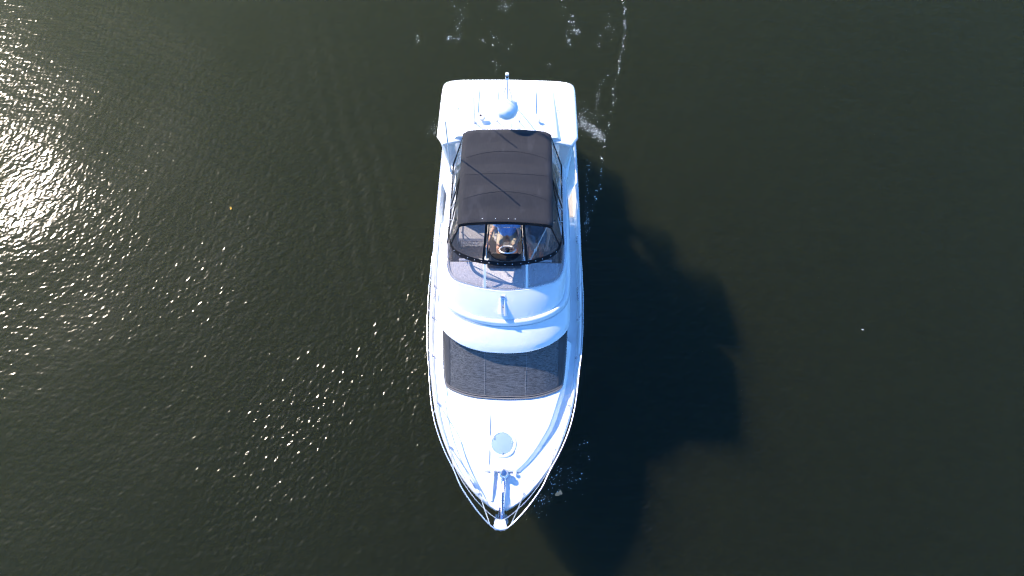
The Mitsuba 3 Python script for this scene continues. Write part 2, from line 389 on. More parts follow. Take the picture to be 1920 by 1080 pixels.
# ------------------------------------------------------------------ bow rail
def rail_xy(y):
    return float(breadth(y))
for s in (-1, 1):
    top = [(s * (rail_xy(8.2) - .05), 8.2, float(sheer(8.2)) + .05), (s * (rail_xy(8.0) - .03), 8.02, float(sheer(8)) + .35)]
    for y in np.linspace(7.6, 4.7, 8):
        top.append((s * (rail_xy(y) - .01), y, float(sheer(y)) + .62 - .22 * np.clip((y - 6.6) / 1.0, 0, 1)))
    top += [(s * x, y, z) for x, y, z in ((1.745, 4.2, 2.53), (1.675, 3.78, 2.60), (1.575, 3.38, 2.65), (1.45, 3.03, 2.69), (1.27, 2.64, 2.74), (1.07, 2.28, 2.79), (.90, 1.93, 2.83), (.72, 1.67, 2.86), (.545, 1.445, 2.87), (.395, 1.28, 2.87), (.235, 1.125, 2.87), (.11, 1.04, 2.87), (0, 1.015, 2.87))]
    rail = path(top, .05)
    part('bow_rail', tube(rail, .0155, 8), 'steel')
    def on_rail(y):
        return rail[int(np.argmin(np.abs(rail[:, 1] - y) + 9 * (np.arange(len(rail)) < 12)))]
    mid = []
    for y in (5.2, 4.6, 4.0, 3.6, 3.2, 2.8, 2.4, 2.0, 1.7, 1.45):
        q = on_rail(y)
        yy = min(y + .35 * np.clip((5.0 - y) / 2, 0, 1), 5.2)
        mid.append(q * .5 + .5 * np.array([s * (rail_xy(yy) - .05), yy, float(sheer(yy))]))
    mid += [(s * .14, 1.30, 2.52), (s * .03, 1.24, 2.52)]
    part('bow_rail__mid_rail', tube(path(mid, .05), .0095, 6), 'steel')
    for y, yh in ((7.15, 7.15), (6.25, 6.25), (5.2, 5.2), (3.97, 3.55), (2.9, 2.28), (1.85, 1.11)):
        foot = np.array([s * (rail_xy(y) - .085), y, float(sheer(y))])
        part('bow_rail__stanchion', tube([foot, on_rail(yh)], .0125), 'steel')
        part('bow_rail__stanchion_base', lathe([(.03, .0), (.03, .045), (.018, .055), (.016, .07)], foot, 12), 'chrome')
    g = [(s * (float(breadth(y)) - .035), y, float(sheer(y)) + (.05 if k in (0, 6) else .10)) for k, y in enumerate((9.55, 9.6, 9.9, 10.3, 10.8, 11.25, 11.3))]
    part('grab_rail', tube(path(g, .05), .014), 'steel')

# ------------------------------------------------------------------ cabin: covered windshield, house sides
W0 = matched([(0, 4.05), (.54, 4.075), (.9, 4.14), (1.15, 4.23), (1.30, 4.30), (1.39, 4.38), (1.43, 4.52), (1.49, 5.0), (1.55, 5.9)], 121, 1.31, .6)
W1 = matched([(0, 5.2), (.54, 5.22), (.9, 5.32), (1.1, 5.42), (1.25, 5.5), (1.38, 5.6), (1.46, 5.72), (1.52, 6.0), (1.54, 6.4)], 121, 1.31, .6)
w0z = np.array([top_z(min(abs(x), 1.4), max(y, 2.4)) for x, y in W0]) + .012
ts = np.linspace(0, 1, 29)
crease = lambda x, t: .010 * np.exp(-((t - .10) / .05) ** 2) * np.sin(22 * x + 40 * t) * np.clip((np.abs(x) - .7) / .5, 0, 1) + .006 * np.sin(9 * x + 2) * np.sin(7 * t + 3 * x)
sheet = np.array([at_z(W0 * (1 - t) + W1 * t, w0z * (1 - t) + 2.94 * t - .02 * math.sin(math.pi * t) + crease(W0[:, 0], t) * math.sin(math.pi * t) ** .5) for t in ts])
ends = np.where(np.abs(W0[:, 0]) < 1.312)[0]
a, b = ends[0], ends[-1]
part('windshield_cover', grid(sheet[:, a:b + 1]), 'sun_mesh', 40, 'dark woven sun cover stretched over the windshield')
for lo, hi in ((0, a + 1), (b, len(W0))):
    part('windshield_cover__side_panel', grid(sheet[:, lo:hi]), 'mesh_side', 60)
part('windshield_cover__hem', cat(tube(sheet[0] + [0, -.006, .012], .024, 6), tube(sheet[1] + [0, -.004, .012], .010, 6)), 'mesh_hem')
for x in (-.46, .54, -1.31, 1.31):
    k = int(np.argmin(np.abs(W0[:, 0] - x) + 10 * (W0[:, 1] > 4.6)))
    part('windshield_cover__seam', tube(sheet[:, k] + [0, -.002, .001], .005 if abs(x) < 1 else .009, 6), 'cover_seam' if abs(x) < 1 else 'mesh_side')
HS = np.array([(-1.47, 5.85), (-1.48, 8), (-1.46, 9.36), (-1.38, 9.5), (1.38, 9.5), (1.46, 9.36), (1.48, 8), (1.47, 5.85)])
house = [at_z(HS, 1.15), at_z(HS, 2.95)]
part('cabin_wall', grid(np.array(house)), 'gelcoat', 30)
for s in (-1, 1):
    pane = [(s * 1.492, y, z) for y, z in ((6.1, 2.05), (7.0, 1.95), (8.8, 1.92), (9.1, 2.0), (9.1, 2.7), (6.4, 2.78))]
    p = np.array(pane)
    part('cabin_window', (np.vstack([p, p + [-s * .02, 0, 0]]), np.array([[0, 1, 2], [0, 2, 3], [0, 3, 4], [0, 4, 5]])), 'cabin_glass', False)
part('cabin_door', rbox((.25, 9.512, 2.0), (1.5, .03, 1.6), .01), 'cabin_glass')

# ------------------------------------------------------------------ flybridge: brow, lip, dash, coaming
V = full([(0, 4.96), (.37, 4.975), (.75, 5.05), (1.05, 5.17), (1.30, 5.34), (1.46, 5.50), (1.55, 5.70), (1.575, 6.2), (1.56, 8.3), (1.5, 9.3), (1.44, 10.0)], 161)
Lp = full([(0, 5.515), (.5, 5.565), (1.03, 5.735), (1.30, 5.915), (1.455, 6.12), (1.53, 6.45), (1.545, 7), (1.53, 8.3), (1.47, 9.3), (1.40, 10.0)], 161)
S = full([(0, 6.19), (.5, 6.24), (.9, 6.335), (1.20, 6.455), (1.335, 6.63), (1.40, 6.88), (1.44, 7.5), (1.44, 8.5), (1.40, 9.3), (1.33, 10.0)], 161)
front = np.clip((7.2 - Lp[:, 1]) / 1.4, 0, 1)
under = at_z(np.stack([np.interp(np.linspace(0, 1, 161), np.linspace(0, 1, 121), W1[:, k]) for k in (0, 1)], 1), 2.93)
brow = [under, at_z(inset(V, .035), 2.885), at_z(inset(V, .012), 2.90), at_z(V, 2.93), at_z(inset(V, .008), 2.955), at_z(inset(V, .03), 2.972)]
for t in (.15, .3, .45, .6, .8, .93):
    brow.append(at_z(V * (1 - t) + Lp * t, 2.975 + .298 * t + .02 * math.sin(math.pi * t)))
brow.append(at_z(inset(Lp, -.035), 3.27))
part('brow', grid(np.array(brow)), 'gelcoat', 32)
lip = [at_z(inset(Lp, a), z + .095) for a, z in ((-.035, 3.172), (-.02, 3.16), (-.006, 3.20), (0, 3.245), (.015, 3.285), (.05, 3.31), (.095, 3.312), (.115, 3.295))]
part('brow_moulding', grid(np.array(lip)), 'gelcoat', 60)
part('brow_moulding__groove', tube(at_z(inset(Lp, -.028), 3.277), .0085, 6), 'gelcoat_trim')
part('brow_moulding__groove', tube(at_z(inset(Lp, .125), 3.40), .007, 6), 'gelcoat_trim')
I0, sl = inset(Lp, .112), []
for t in (0, .04, .12, .35, .6, .8, .93, 1):
    z0 = 3.395 + (3.785 - 3.395) * (t + .06 * math.sin(math.pi * t))
    sl.append(at_z(I0 * (1 - t) + inset(S, -.03) * t, z0))
sl += [at_z(inset(S, -.012), 3.80), at_z(inset(S, .03), 3.802), at_z(inset(S, .07), 3.797), at_z(inset(S, .085), 3.77), at_z(inset(S, .09), 3.05)]
part('flybridge_coaming', grid(np.array(sl)), 'gelcoat', 32)
Si = inset(S, .075)
part('flybridge_sole', slab([tuple(p) for p in Si[::4]], 3.0, 3.06), 'nonskid')
dash = [tuple(p) for p in Si if p[1] < 6.98]
part('dash', slab(dash, 3.68, 3.765), 'white_plastic', 30)
part('dash__front', rbox((0, 7.0, 3.40), (2.2, .05, .72), .02), 'gelcoat')

# twin trumpet horn on the dash slope
for i, (x, y0, y1) in enumerate(((-.085, 6.05, 5.72), (.005, 6.11, 5.68))):
    ys = np.linspace(y0, y1, 9)
    h = .13
    p = [(x, y, 3.74 - .50 * (y0 - y)) for y in ys]
    part('trumpet_horn', tube(p, [.026, .026, .018, .020, .025, .032, .042, .055, .072], 14), 'horn_metal')
part('trumpet_horn__base', cat(rbox((-.04, 6.06, 3.71), (.15, .08, .07), .02), tube([(-.04, 5.86, 3.63), (-.04, 5.84, 3.45)], .012), tube([(-.085, 5.86, 3.65), (.005, 5.86, 3.63)], .009)), 'chrome')

# ------------------------------------------------------------------ windscreen
WT = matched([(0, 6.68), (.47, 6.73), (.85, 6.83), (1.08, 6.94), (1.20, 7.05), (1.275, 7.22), (1.33, 7.6)])
SB = matched(inset(full([(0, 6.195), (.5, 6.245), (.9, 6.34), (1.20, 6.46), (1.33, 6.635), (1.395, 6.9), (1.43, 7.6)], 301), .02)[150:])
def ws(i, t):
    return np.array([*(SB[i] * (1 - t) + WT[i] * t), 3.803 + (4.22 - 3.803) * t + .02 * math.sin(math.pi * t)])
cut = [0, int(np.argmin(np.abs(WT[:, 0] + .475))), int(np.argmin(np.abs(WT[:, 0] - .485))), 96]
for a, b in zip(cut[:-1], cut[1:]):
    lo, hi = (a + (a > 0), b - (b < 96))
    part('windscreen', grid(np.array([[ws(i, t) for i in range(lo, hi + 1)] for t in np.linspace(0, 1, 5)])), 'smoked_glass', 40)
for c in cut[1:3]:
    ctr = np.array([ws(c, t) for t in np.linspace(0, 1, 5)])
    w = np.array([.021, 0, 0])
    part('windscreen__mullion', cat(grid(np.array([ctr - w + [0, -.006, .006], ctr + w + [0, -.006, .006]])), grid(np.array([ctr - w + [0, .012, -.012], ctr + w + [0, .012, -.012]])),
         grid(np.array([ctr - w + [0, -.006, .006], ctr - w + [0, .012, -.012]])), grid(np.array([ctr + w + [0, -.006, .006], ctr + w + [0, .012, -.012]]))), 'white_plastic', False)
part('windscreen__foot_seal', tube(np.array([ws(i, 0) + [0, -.004, .004] for i in range(97)]), .011, 6), 'steel')
trim = np.array([[ws(i, t) + [0, -.008, .01] for i in range(97)] for t in (.93, 1.06)])
part('windscreen__binding', cat(grid(trim), tube(trim[0], .006, 6), tube(trim[1], .012, 6)), 'black_binding')
arc = np.r_[0, np.cumsum(np.linalg.norm(np.diff(WT, axis=0), axis=1))]
for d in np.linspace(.62, arc[-1] - .62, 15):
    i = int(np.argmin(np.abs(arc - d)))
    part('windscreen__snap', lathe([(.011, 0), (.009, .006), (.001, .008)], ws(i, 1.0) + [0, -.012, .014], 8, (0, -.6, .8)), 'white_plastic')

# ------------------------------------------------------------------ bimini top with its clear enclosure
BY0, BY1, BW = 7.24, 9.62, 1.035
BOWS = np.array([7.27, 7.93, 8.38, 8.97, 9.55])
BEND = np.array([0, .20, .02, .20, .04])                             # how far each bow's seam comes forward at the sides
def bim_z(x, y):
    prof = np.interp(y, [7.2, 7.3, 7.92, 8.42, 8.98, 9.5, 9.64], [5.22, 5.25, 5.335, 5.355, 5.35, 5.31, 5.25])
    d = np.min(np.abs(y + BEND * (x / BW) ** 2 - BOWS))
    sag = .034 * min(1, (d / .28)) ** 1.2
    e = abs(x) / BW
    return prof - sag * (1 - e ** 4) - .07 * e ** 2 - .06 * max(0, (e - .86) / .14) ** 2
def bim_half(y):
    r = .12
    k = max(0, (y - (BY1 - r)) / r)
    kf = max(0, (BY0 + .05 - y) / .05)
    return BW + .02 * (8.4 - y) / 1.2 * .6 - r * (1 - math.sqrt(max(0, 1 - min(k, 1) ** 2))) - .02 * kf
bys = np.r_[np.linspace(BY0, 9.44, 46), np.linspace(9.46, BY1, 9)]
us = np.r_[-1, -.985, -.96, -.93, np.linspace(-.9, .9, 31), .93, .96, .985, 1]
top = np.array([[[u * bim_half(y), y - .03 * u * u * (y < 7.6), bim_z(u * BW, y)] for u in us] for y in bys])
rear_drop = top[-1:] + [0, .03, -.50]
front_drop = top[:1] + [0, .004, -.035]
sideL = np.stack([top[:, 0], top[:, 0] + [-.012, 0, -.13]], 1)
sideR = np.stack([top[:, -1], top[:, -1] + [.012, 0, -.13]], 1)
part('bimini_top', cat(grid(np.concatenate([front_drop, top, rear_drop])), grid(sideL), grid(sideR)), 'canvas', 38, 'charcoal canvas bimini top stretched over curved bows')
fb = np.array([[u * bim_half(BY0), BY0 - .006 - .03 * u * u, bim_z(u * BW, BY0)] for u in us])
part('bimini_top__front_binding', cat(grid(np.stack([fb + [0, -.002, -.004], fb + [0, -.012, -.10]])), tube(fb, .012, 6)), 'black_binding')
for x in (-.5, -.21, .07, .22):
    part('bimini_top__snap', lathe([(.011, 0), (.009, .006), (.001, .008)], (x, BY0 + .06, bim_z(x, BY0 + .06) + .002), 8), 'white_plastic')
for yb, bend in zip(BOWS[1:4], BEND[1:4]):
    line = [(u * bim_half(yb - bend * u * u) * .995, yb - bend * u * u, bim_z(u * BW, yb - bend * u * u) + .001) for u in np.linspace(-1, 1, 33)]
    part('bimini_top__seam', tube(line, .006, 5), 'canvas')
for yb in BOWS:
    line = [(u * (BW - .03), yb, bim_z(u * BW, yb) - .035 - .05 * max(0, abs(u) - .9) * 10) for u in np.linspace(-1, 1, 21)]
    part('bimini_frame', tube(line, .014, 8), 'steel')
for s in (-1, 1):
    for y0, y1 in ((7.3, 8.0), (7.92, 8.3), (8.98, 8.4), (9.5, 9.0)):
        part('bimini_frame__leg', tube([(s * (BW - .03), y0, 5.14), (s * 1.36, y1, 3.84)], .0125), 'steel')
part('bimini_frame__strut', tube([(.98, 7.32, 5.12), (.70, 7.17, 3.98), (.50, 6.80, 3.81)], .015), 'white_plastic')
part('bimini_frame__strut_foot', rbox((.70, 7.17, 3.95), (.07, .07, .08), .015), 'steel')

iw = [i for i in range(97) if WT[i, 1] < 7.16]
lo_ = np.array([ws(i, 1.03) for i in iw])
sx = np.linspace(-1, 1, len(iw))
def enc(i, t):
    """A point of the front enclosure: i along the windscreen's top edge, t up to the bimini's front edge."""
    u = lo_[i, 0] / 1.245
    hi = np.array([u * (bim_half(BY0) - .01), BY0 - .012 - .03 * u * u, bim_z(u * BW, BY0) - .08])
    return lo_[i] * (1 - t) + hi * t
def near_x(x):
    return int(np.argmin(np.abs(lo_[:, 0] - x)))
ia, ib, ie = near_x(-.49), near_x(.49), len(iw) - 1
for a, b in ((0, ia), (ib, ie)):
    part('clear_curtain', grid(np.array([[enc(i, t) for i in range(a, b + 1)] for t in np.linspace(0, 1, 8)])), 'clear_vinyl', 40)
def encx(x, t):
    i = np.clip(np.searchsorted(lo_[:, 0], x), 1, ie)
    f = (x - lo_[i - 1, 0]) / (lo_[i, 0] - lo_[i - 1, 0])
    return enc(i - 1, t) * (1 - f) + enc(i, t) * f
ux = [(-.43, 1.0)] + [(-.425, t) for t in np.linspace(.9, .42, 7)] + [(-.425 * math.cos(a), .40 - .335 * math.sin(a)) for a in np.linspace(0, math.pi, 25)[1:-1]] + [(.425, t) for t in np.linspace(.42, .9, 7)] + [(.43, 1.0)]
door = shapely.Polygon(ux)
pane = shapely.Polygon([(lo_[ia, 0], 0), (lo_[ib, 0], 0), (lo_[ib, 0], 1), (lo_[ia, 0], 1)]).segmentize(.06).difference(door)
vs, fs, n0 = [], [], 0
for g in getattr(pane, 'geoms', [pane]):
    v2, f2 = trimesh.creation.triangulate_polygon(g, engine='earcut')
    vs.append(v2); fs.append(f2 + n0); n0 += len(v2)
v2 = np.vstack(vs)
part('clear_curtain', (np.array([encx(x, t) for x, t in v2]), np.vstack(fs)), 'clear_vinyl', False)
part('clear_curtain__door_zip', tube(np.array([encx(x, t) + [0, -.006, .004] for x, t in ux]), .0115, 6), 'black_binding')
part('clear_curtain__rolled_flap', tube(np.array([encx(x, .90) + [0, .03, .05 + .012 * math.sin(9 * x)] for x in np.linspace(-.40, .40, 15)]), .05, 10), 'clear_vinyl')
for i in (ia, ib):
    e = np.array([enc(i, t) for t in np.linspace(0, 1, 6)])
    w = np.array([.026, 0, 0])
    part('clear_curtain__zip', grid(np.array([e - w + [0, -.01, .006], e + w + [0, -.01, .006]])), 'black_binding', False)
    part('clear_curtain__zip_flap', tube(e + [(.058 if i == ia else -.058), -.004, .002], .006, 5), 'white_plastic')
for i in (0, ie):
    part('clear_curtain__edge', tube(np.array([enc(i, t) for t in np.linspace(0, 1, 6)]), .014, 6), 'black_binding')
for s in (-1, 1):
    for y0, y1 in ((7.2, 8.38), (8.40, 9.55)):
        q = np.array([[[s * (1.335 * (1 - t) + (bim_half(y) + .002) * t), y, (3.86 + .36 * max(0, (7.9 - y) / .7)) * (1 - t) + (bim_z(BW, y) - .10) * t] for y in np.linspace(y0, y1, 8)] for t in np.linspace(0, 1, 6)])
        part('side_curtain', grid(q), 'clear_vinyl', 40)
        part('side_curtain__edge', tube(q[:, -1] + [s * .004, 0, 0], .013, 6), 'black_binding')
        part('side_curtain__edge', tube(q[0] + [s * .006, 0, 0], .013, 6), 'black_binding')
    part('side_curtain__strap', tube([(s * 1.05, 8.30, 5.12), (s * 1.30, 7.72, 4.05)], .010, 6), 'black_binding')
    part('side_curtain__buckle', lathe([(.03, -.01), (.035, 0), (.03, .01)], (s * 1.10, 7.42, 4.95), 10, (1, 0, .2)), 'black_plastic')

# ------------------------------------------------------------------ helm, seats
part('instrument_pod', cat(rbox((.02, 6.98, 3.88), (.76, .20, .17), .03, (-14, (1, 0, 0))), rbox((-.02, 6.86, 3.82), (.80, .20, .08), .03)), 'black_plastic', label='black instrument hood ahead of the wheel')
for x in (-.24, -.08, .10, .26):
    part('instrument_pod__gauge', lathe([(.05, 0), (.05, .012), (.04, .016), (.001, .014)], (x, 7.09, 3.90), 14, (0, .7, .7)), 'dial')
part('instrument_pod__screen', rbox((.02, 6.84, 3.868), (.34, .12, .016), .004), 'dial')
wc, wn = np.array([.045, 7.20, 3.90]), np.array([0, .62, .78])
R = trimesh.geometry.align_vectors([0, 0, 1], wn / np.linalg.norm(wn))[:3, :3]
ring = np.array([R @ [.19 * math.cos(a), .19 * math.sin(a), 0] + wc for a in np.linspace(0, 2 * math.pi, 33)])
part('steering_wheel', tube(ring, .019, 8), 'white_plastic')
part('steering_wheel__hub', lathe([(.001, .035), (.05, .03), (.055, 0), (.04, -.05), (.03, -.2)], wc, 14, wn), 'black_plastic')
for a in (90, 210, 330):
    part('steering_wheel__spoke', tube([wc, R @ [.19 * math.cos(math.radians(a)), .19 * math.sin(math.radians(a)), 0] + wc], .01, 6), 'chrome')
part('throttle', cat(rbox((-.40, 7.08, 3.85), (.12, .16, .10), .02), tube([(-.43, 7.10, 3.88), (-.45, 7.18, 4.02)], .01), tube([(-.37, 7.10, 3.88), (-.37, 7.16, 4.02)], .01)), 'black_plastic')
part('helm_console', rbox((0, 7.03, 3.4), (1.0, .18, .70), .03), 'gelcoat')
for x, w in ((.02, .62), (.74, .66), (-.84, .72)):
    part('seat', rbox((x, 7.86, 3.50), (w, .52, .14), .05), 'upholstery')
    part('seat__backrest', rbox((x, 8.16, 3.82), (w, .12, .56), .05, (-8, (1, 0, 0))), 'upholstery')
    part('seat__plinth', rbox((x, 7.88, 3.24), (w - .1, .42, .38), .03), 'gelcoat')
part('bench', rbox((0, 9.35, 3.42), (2.3, .5, .14), .05), 'upholstery')
part('bench__plinth', rbox((0, 9.37, 3.20), (2.3, .46, .30), .03), 'gelcoat')

# ------------------------------------------------------------------ aft deck over the cockpit, and the hardtop on its arch legs
def plan_ring(half):
    h = np.array(half)
    return np.vstack([h[:0:-1] * [-1, 1], h])

def shrink(p, d):
    t = np.roll(p, -1, 0) - np.roll(p, 1, 0)
    t /= np.linalg.norm(t, axis=1, keepdims=True)
    nrm = np.stack([-t[:, 1], t[:, 0]], 1)
    s = np.sign(np.sum(nrm * (p.mean(0) - p), 1))[:, None]
    return p + nrm * s * d

P0 = plan_ring([(0, 12.16), (1.3, 12.12), (1.66, 12.03), (1.79, 11.86), (1.81, 11.2), (1.73, 10.7), (1.57, 9.8), (1.42, 9.35)])
rings = [at_z(shrink(P0, .10), 2.86), at_z(shrink(P0, .015), 2.88), at_z(P0, 2.91), at_z(P0, 2.97), at_z(shrink(P0, .02), 3.0), at_z(shrink(P0, .06), 3.01)]
well = shapely.box(-.75, 10.35, 1.0, 11.75)                           # the companionway from the cockpit
plate = trimesh.creation.extrude_polygon(shapely.Polygon(shrink(P0, .055)).difference(well), .138, engine='earcut')
plate.apply_translation([0, 0, 2.87])
part('aft_deck', cat(grid(np.array(rings), True), plate), 'gelcoat', 40)

def top_at(y):
    return 4.46 + (11.5 - y) * .1733
H0 = plan_ring([(0, 11.72), (.62, 11.71), (1.22, 11.69), (1.46, 11.645), (1.56, 11.60), (1.625, 11.53), (1.655, 11.42), (1.67, 11.06), (1.685, 9.76), (1.52, 9.50), (1.19, 9.59), (.6, 9.70), (.05, 9.72)])
def lifted(p, dz):
    return np.column_stack([p, top_at(p[:, 1]) + dz])
rings = [lifted(shrink(H0, .12), -.135), lifted(shrink(H0, .025), -.12), lifted(H0, -.085), lifted(H0, -.045), lifted(shrink(H0, .015), -.015), lifted(shrink(H0, .05), 0)]
v2, f2 = trimesh.creation.triangulate_polygon(shapely.Polygon(shrink(H0, .05)), engine='earcut')
part('hardtop', cat(grid(np.array(rings), True), (lifted(v2, 0), f2), (lifted(v2, -.13), f2)), 'gelcoat', 40)
def ramp_z(y):
    return top_at(y) + .012 + .075 * float(np.clip((11.46 - y) / 1.7, 0, 1))
rp = []
for y in np.r_[9.655, np.linspace(9.68, 11.44, 24), 11.48]:
    w, e = float(np.interp(y, [9.63, 11.46], [1.20, 1.09])), .02 + .05 * (11.48 - y) / 1.8
    z, b = ramp_z(y) - (.014 if y > 11.45 else .11 if y < 9.66 else 0), top_at(y) - .01
    rp.append([[-w - e, y, b], [-w - .01, y, z - .012], [-w + .03, y, z]] + [[x, y, z + .012 * (1 - (x / w) ** 2)] for x in np.linspace(-w + .05, w - .05, 11)] + [[w - .03, y, z], [w + .01, y, z - .012], [w + e, y, b]])
part('hardtop__raised_panel', grid(np.array(rp)), 'gelcoat', 30)
for x in (-.74, -.27, .19, .67):
    pr = np.array([[[x + dx, y, ramp_z(y) + .006 + dz * min(1, (11.44 - y) / .3, (y - 10.40) / .06)] for dx, dz in ((-.06, -.01), (-.03, .012), (.008, .030), (.014, -.01))] for y in np.linspace(10.41, 11.43, 10)])
    part('hardtop__rib', grid(pr), 'gelcoat', False)
for s in (-1, 1):
    a = [(1.24, 9.64, top_at(9.64) - .06), (1.50, 9.53, top_at(9.53) - .06), (1.655, 9.78, top_at(9.78) - .06), (1.64, 10.75, top_at(10.75) - .06), (1.36, 10.75, top_at(10.75) - .06),
         (1.30, 9.56, 3.02), (1.40, 9.62, 3.02), (1.44, 10.75, 3.02), (1.32, 10.75, 3.02)]
    part('arch_leg', trimesh.convex.convex_hull(np.array(a) * [s, 1, 1]), 'gelcoat', 30)
    sp = np.array([[(s * 1.44, 9.6, 2.9), (s * 1.56, 9.95, 2.9), (s * 1.72, 10.8, 2.9)], [(s * 1.50, 9.2, 2.3), (s * 1.62, 9.7, 1.9), (s * 1.84, 10.4, 1.56)]])
    part('wing_support', grid(np.concatenate([sp, sp + [s * .04, 0, 0]], 0)), 'gelcoat', 30)
    part('deck_light', lathe([(.03, 0), (.026, .016), (.001, .018)], (s * 1.21, 10.6, ramp_z(10.6) - .005), 12), 'steel')

# ------------------------------------------------------------------ radar mast, antennas
RZ, RY = 5.62, 9.93
part('radar_dome', lathe([(.001, -.13), (.20, -.13), (.245, -.09), (.26, -.02), (.25, .06), (.20, .13), (.11, .17), (.001, .18)], (-.01, RY, RZ), 36), 'white_plastic')
part('radar_mast', rbox((-.01, RY + .05, RZ - .15), (.34, .42, .03), .01), 'white_plastic')
for s in (-1, 1):
    part('radar_mast__leg', tube([(s * .17, RY - .08, RZ - .15), (s * .27, 10.20, ramp_z(10.2))], .013), 'steel')
    part('radar_mast__leg', tube([(s * .15, RY + .22, RZ - .15), (s * .24, 10.62, ramp_z(10.62))], .013), 'steel')
    part('radar_mast__foot', lathe([(.035, -.01), (.035, .012), (.015, .03)], (s * .27, 10.20, ramp_z(10.2)), 12), 'steel')
    part('radar_mast__brace', tube([(s * .20, RY + .02, RZ - .45), (-s * .02, 10.15, RZ - .75)], .009, 6), 'steel')
    part('light_mast__leg', tube([(s * .11, RY + .1, RZ + .05), (s * .095, RY + .1, RZ + .32), (s * .035, RY + .1, RZ + .60)], .009, 6), 'steel')
part('light_mast', tube([(0, RY + .18, RZ - .13), (0, RY + .12, RZ + .3), (0, RY + .1, RZ + .92)], .013), 'white_plastic')
part('light_mast__lamp', lathe([(.035, 0), (.04, .02), (.04, .06), (.034, .07), (.034, .13), (.04, .14), (.038, .18), (.001, .19)], (0, RY + .1, RZ + .90), 16), 'white_plastic')
part('light_mast__lamp_lens', lathe([(.0355, .072), (.0355, .128)], (0, RY + .1, RZ + .90), 16), 'dial')
part('antenna', tube([(-.80, 10.14, 4.72), (-.795, 10.10, 4.9), (-.72, 9.73, 6.29)], [.024, .017, .012]), 'white_plastic')
part('antenna__foot', lathe([(.045, 0), (.045, .03), (.028, .06), (.001, .07)], (-.80, 10.14, ramp_z(10.14)), 14), 'white_plastic')
part('antenna', tube([(-1.40, 9.36, 3.86), (-1.39, 9.30, 4.05), (-1.24, 8.70, 6.82)], [.024, .017, .012]), 'white_plastic')
part('antenna__foot', lathe([(.045, 0), (.045, .03), (.028, .06), (.001, .07)], (-1.40, 9.36, 3.84), 14), 'white_plastic')
part('gps_dome', lathe([(.02, -.12), (.02, 0), (.085, .0), (.095, .03), (.08, .065), (.04, .08), (.001, .082)], (-.62, 10.20, ramp_z(10.2) + .11), 20), 'white_plastic')
part('gps_dome__cap', lathe([(.03, 0), (.028, .012), (.001, .014)], (-.645, 10.22, ramp_z(10.2) + .185), 10), 'black_plastic')
part('spot_light', lathe([(.03, 0), (.03, .06), (.045, .07), (.05, .12), (.001, .14)], (.74, 10.17, ramp_z(10.17)), 14), 'white_plastic')
part('vent_pipe', tube([(.30, 10.24, ramp_z(10.24)), (.31, 10.22, ramp_z(10.24) + .2)], .011), 'white_plastic')

# ------------------------------------------------------------------ people
def skeleton(bones, refine=.03, rounds=8):
    solids = []
    for (p, r), (q, s) in bones:
        a, b = m3.Manifold.sphere(r, 16).translate(list(map(float, p))), m3.Manifold.sphere(s, 16).translate(list(map(float, q)))
        solids.append(m3.Manifold.batch_hull([a, b]))
    m = m3.Manifold.batch_boolean(solids, m3.OpType.Add).refine_to_length(refine).to_mesh()
    t = trimesh.Trimesh(m.vert_properties[:, :3], m.tri_verts)
    trimesh.smoothing.filter_taubin(t, iterations=rounds)
    return t

def hand(wrist, toward, palm_down, curl):
    """Palm, four fingers of different lengths and a thumb, as bones."""
    d = np.array(toward, float); d /= np.linalg.norm(d)
    n = np.array(palm_down, float); n -= d * (n @ d); n /= np.linalg.norm(n)
    sd = np.cross(d, n)
    w = np.array(wrist, float)
    out = [((w, .026), (w + d * .045 + sd * .012, .026)), ((w + d * .045 + sd * .025, .018), (w + d * .085 + sd * .03, .014)), ((w + d * .045 - sd * .02, .018), (w + d * .08 - sd * .032, .013))]
    for k, (off, ln) in enumerate(((.034, .068), (.012, .078), (-.011, .072), (-.033, .056))):
        a = w + d * .085 + sd * off
        b = a + (d * math.cos(curl) + n * math.sin(curl)) * ln * .5
        c = b + (d * math.cos(2.1 * curl) + n * math.sin(2.1 * curl)) * ln * .5
        out += [((w + d * .06 + sd * off * .9, .012), (a, .0105)), ((a, .0105), (b, .0095)), ((b, .0095), (c, .008))]
    a = w + d * .03 + sd * .035
    b = a + sd * .03 + d * .03
    out += [((a, .014), (b, .011)), ((b, .011), (b + d * .03 + n * .015, .009))]
    return out

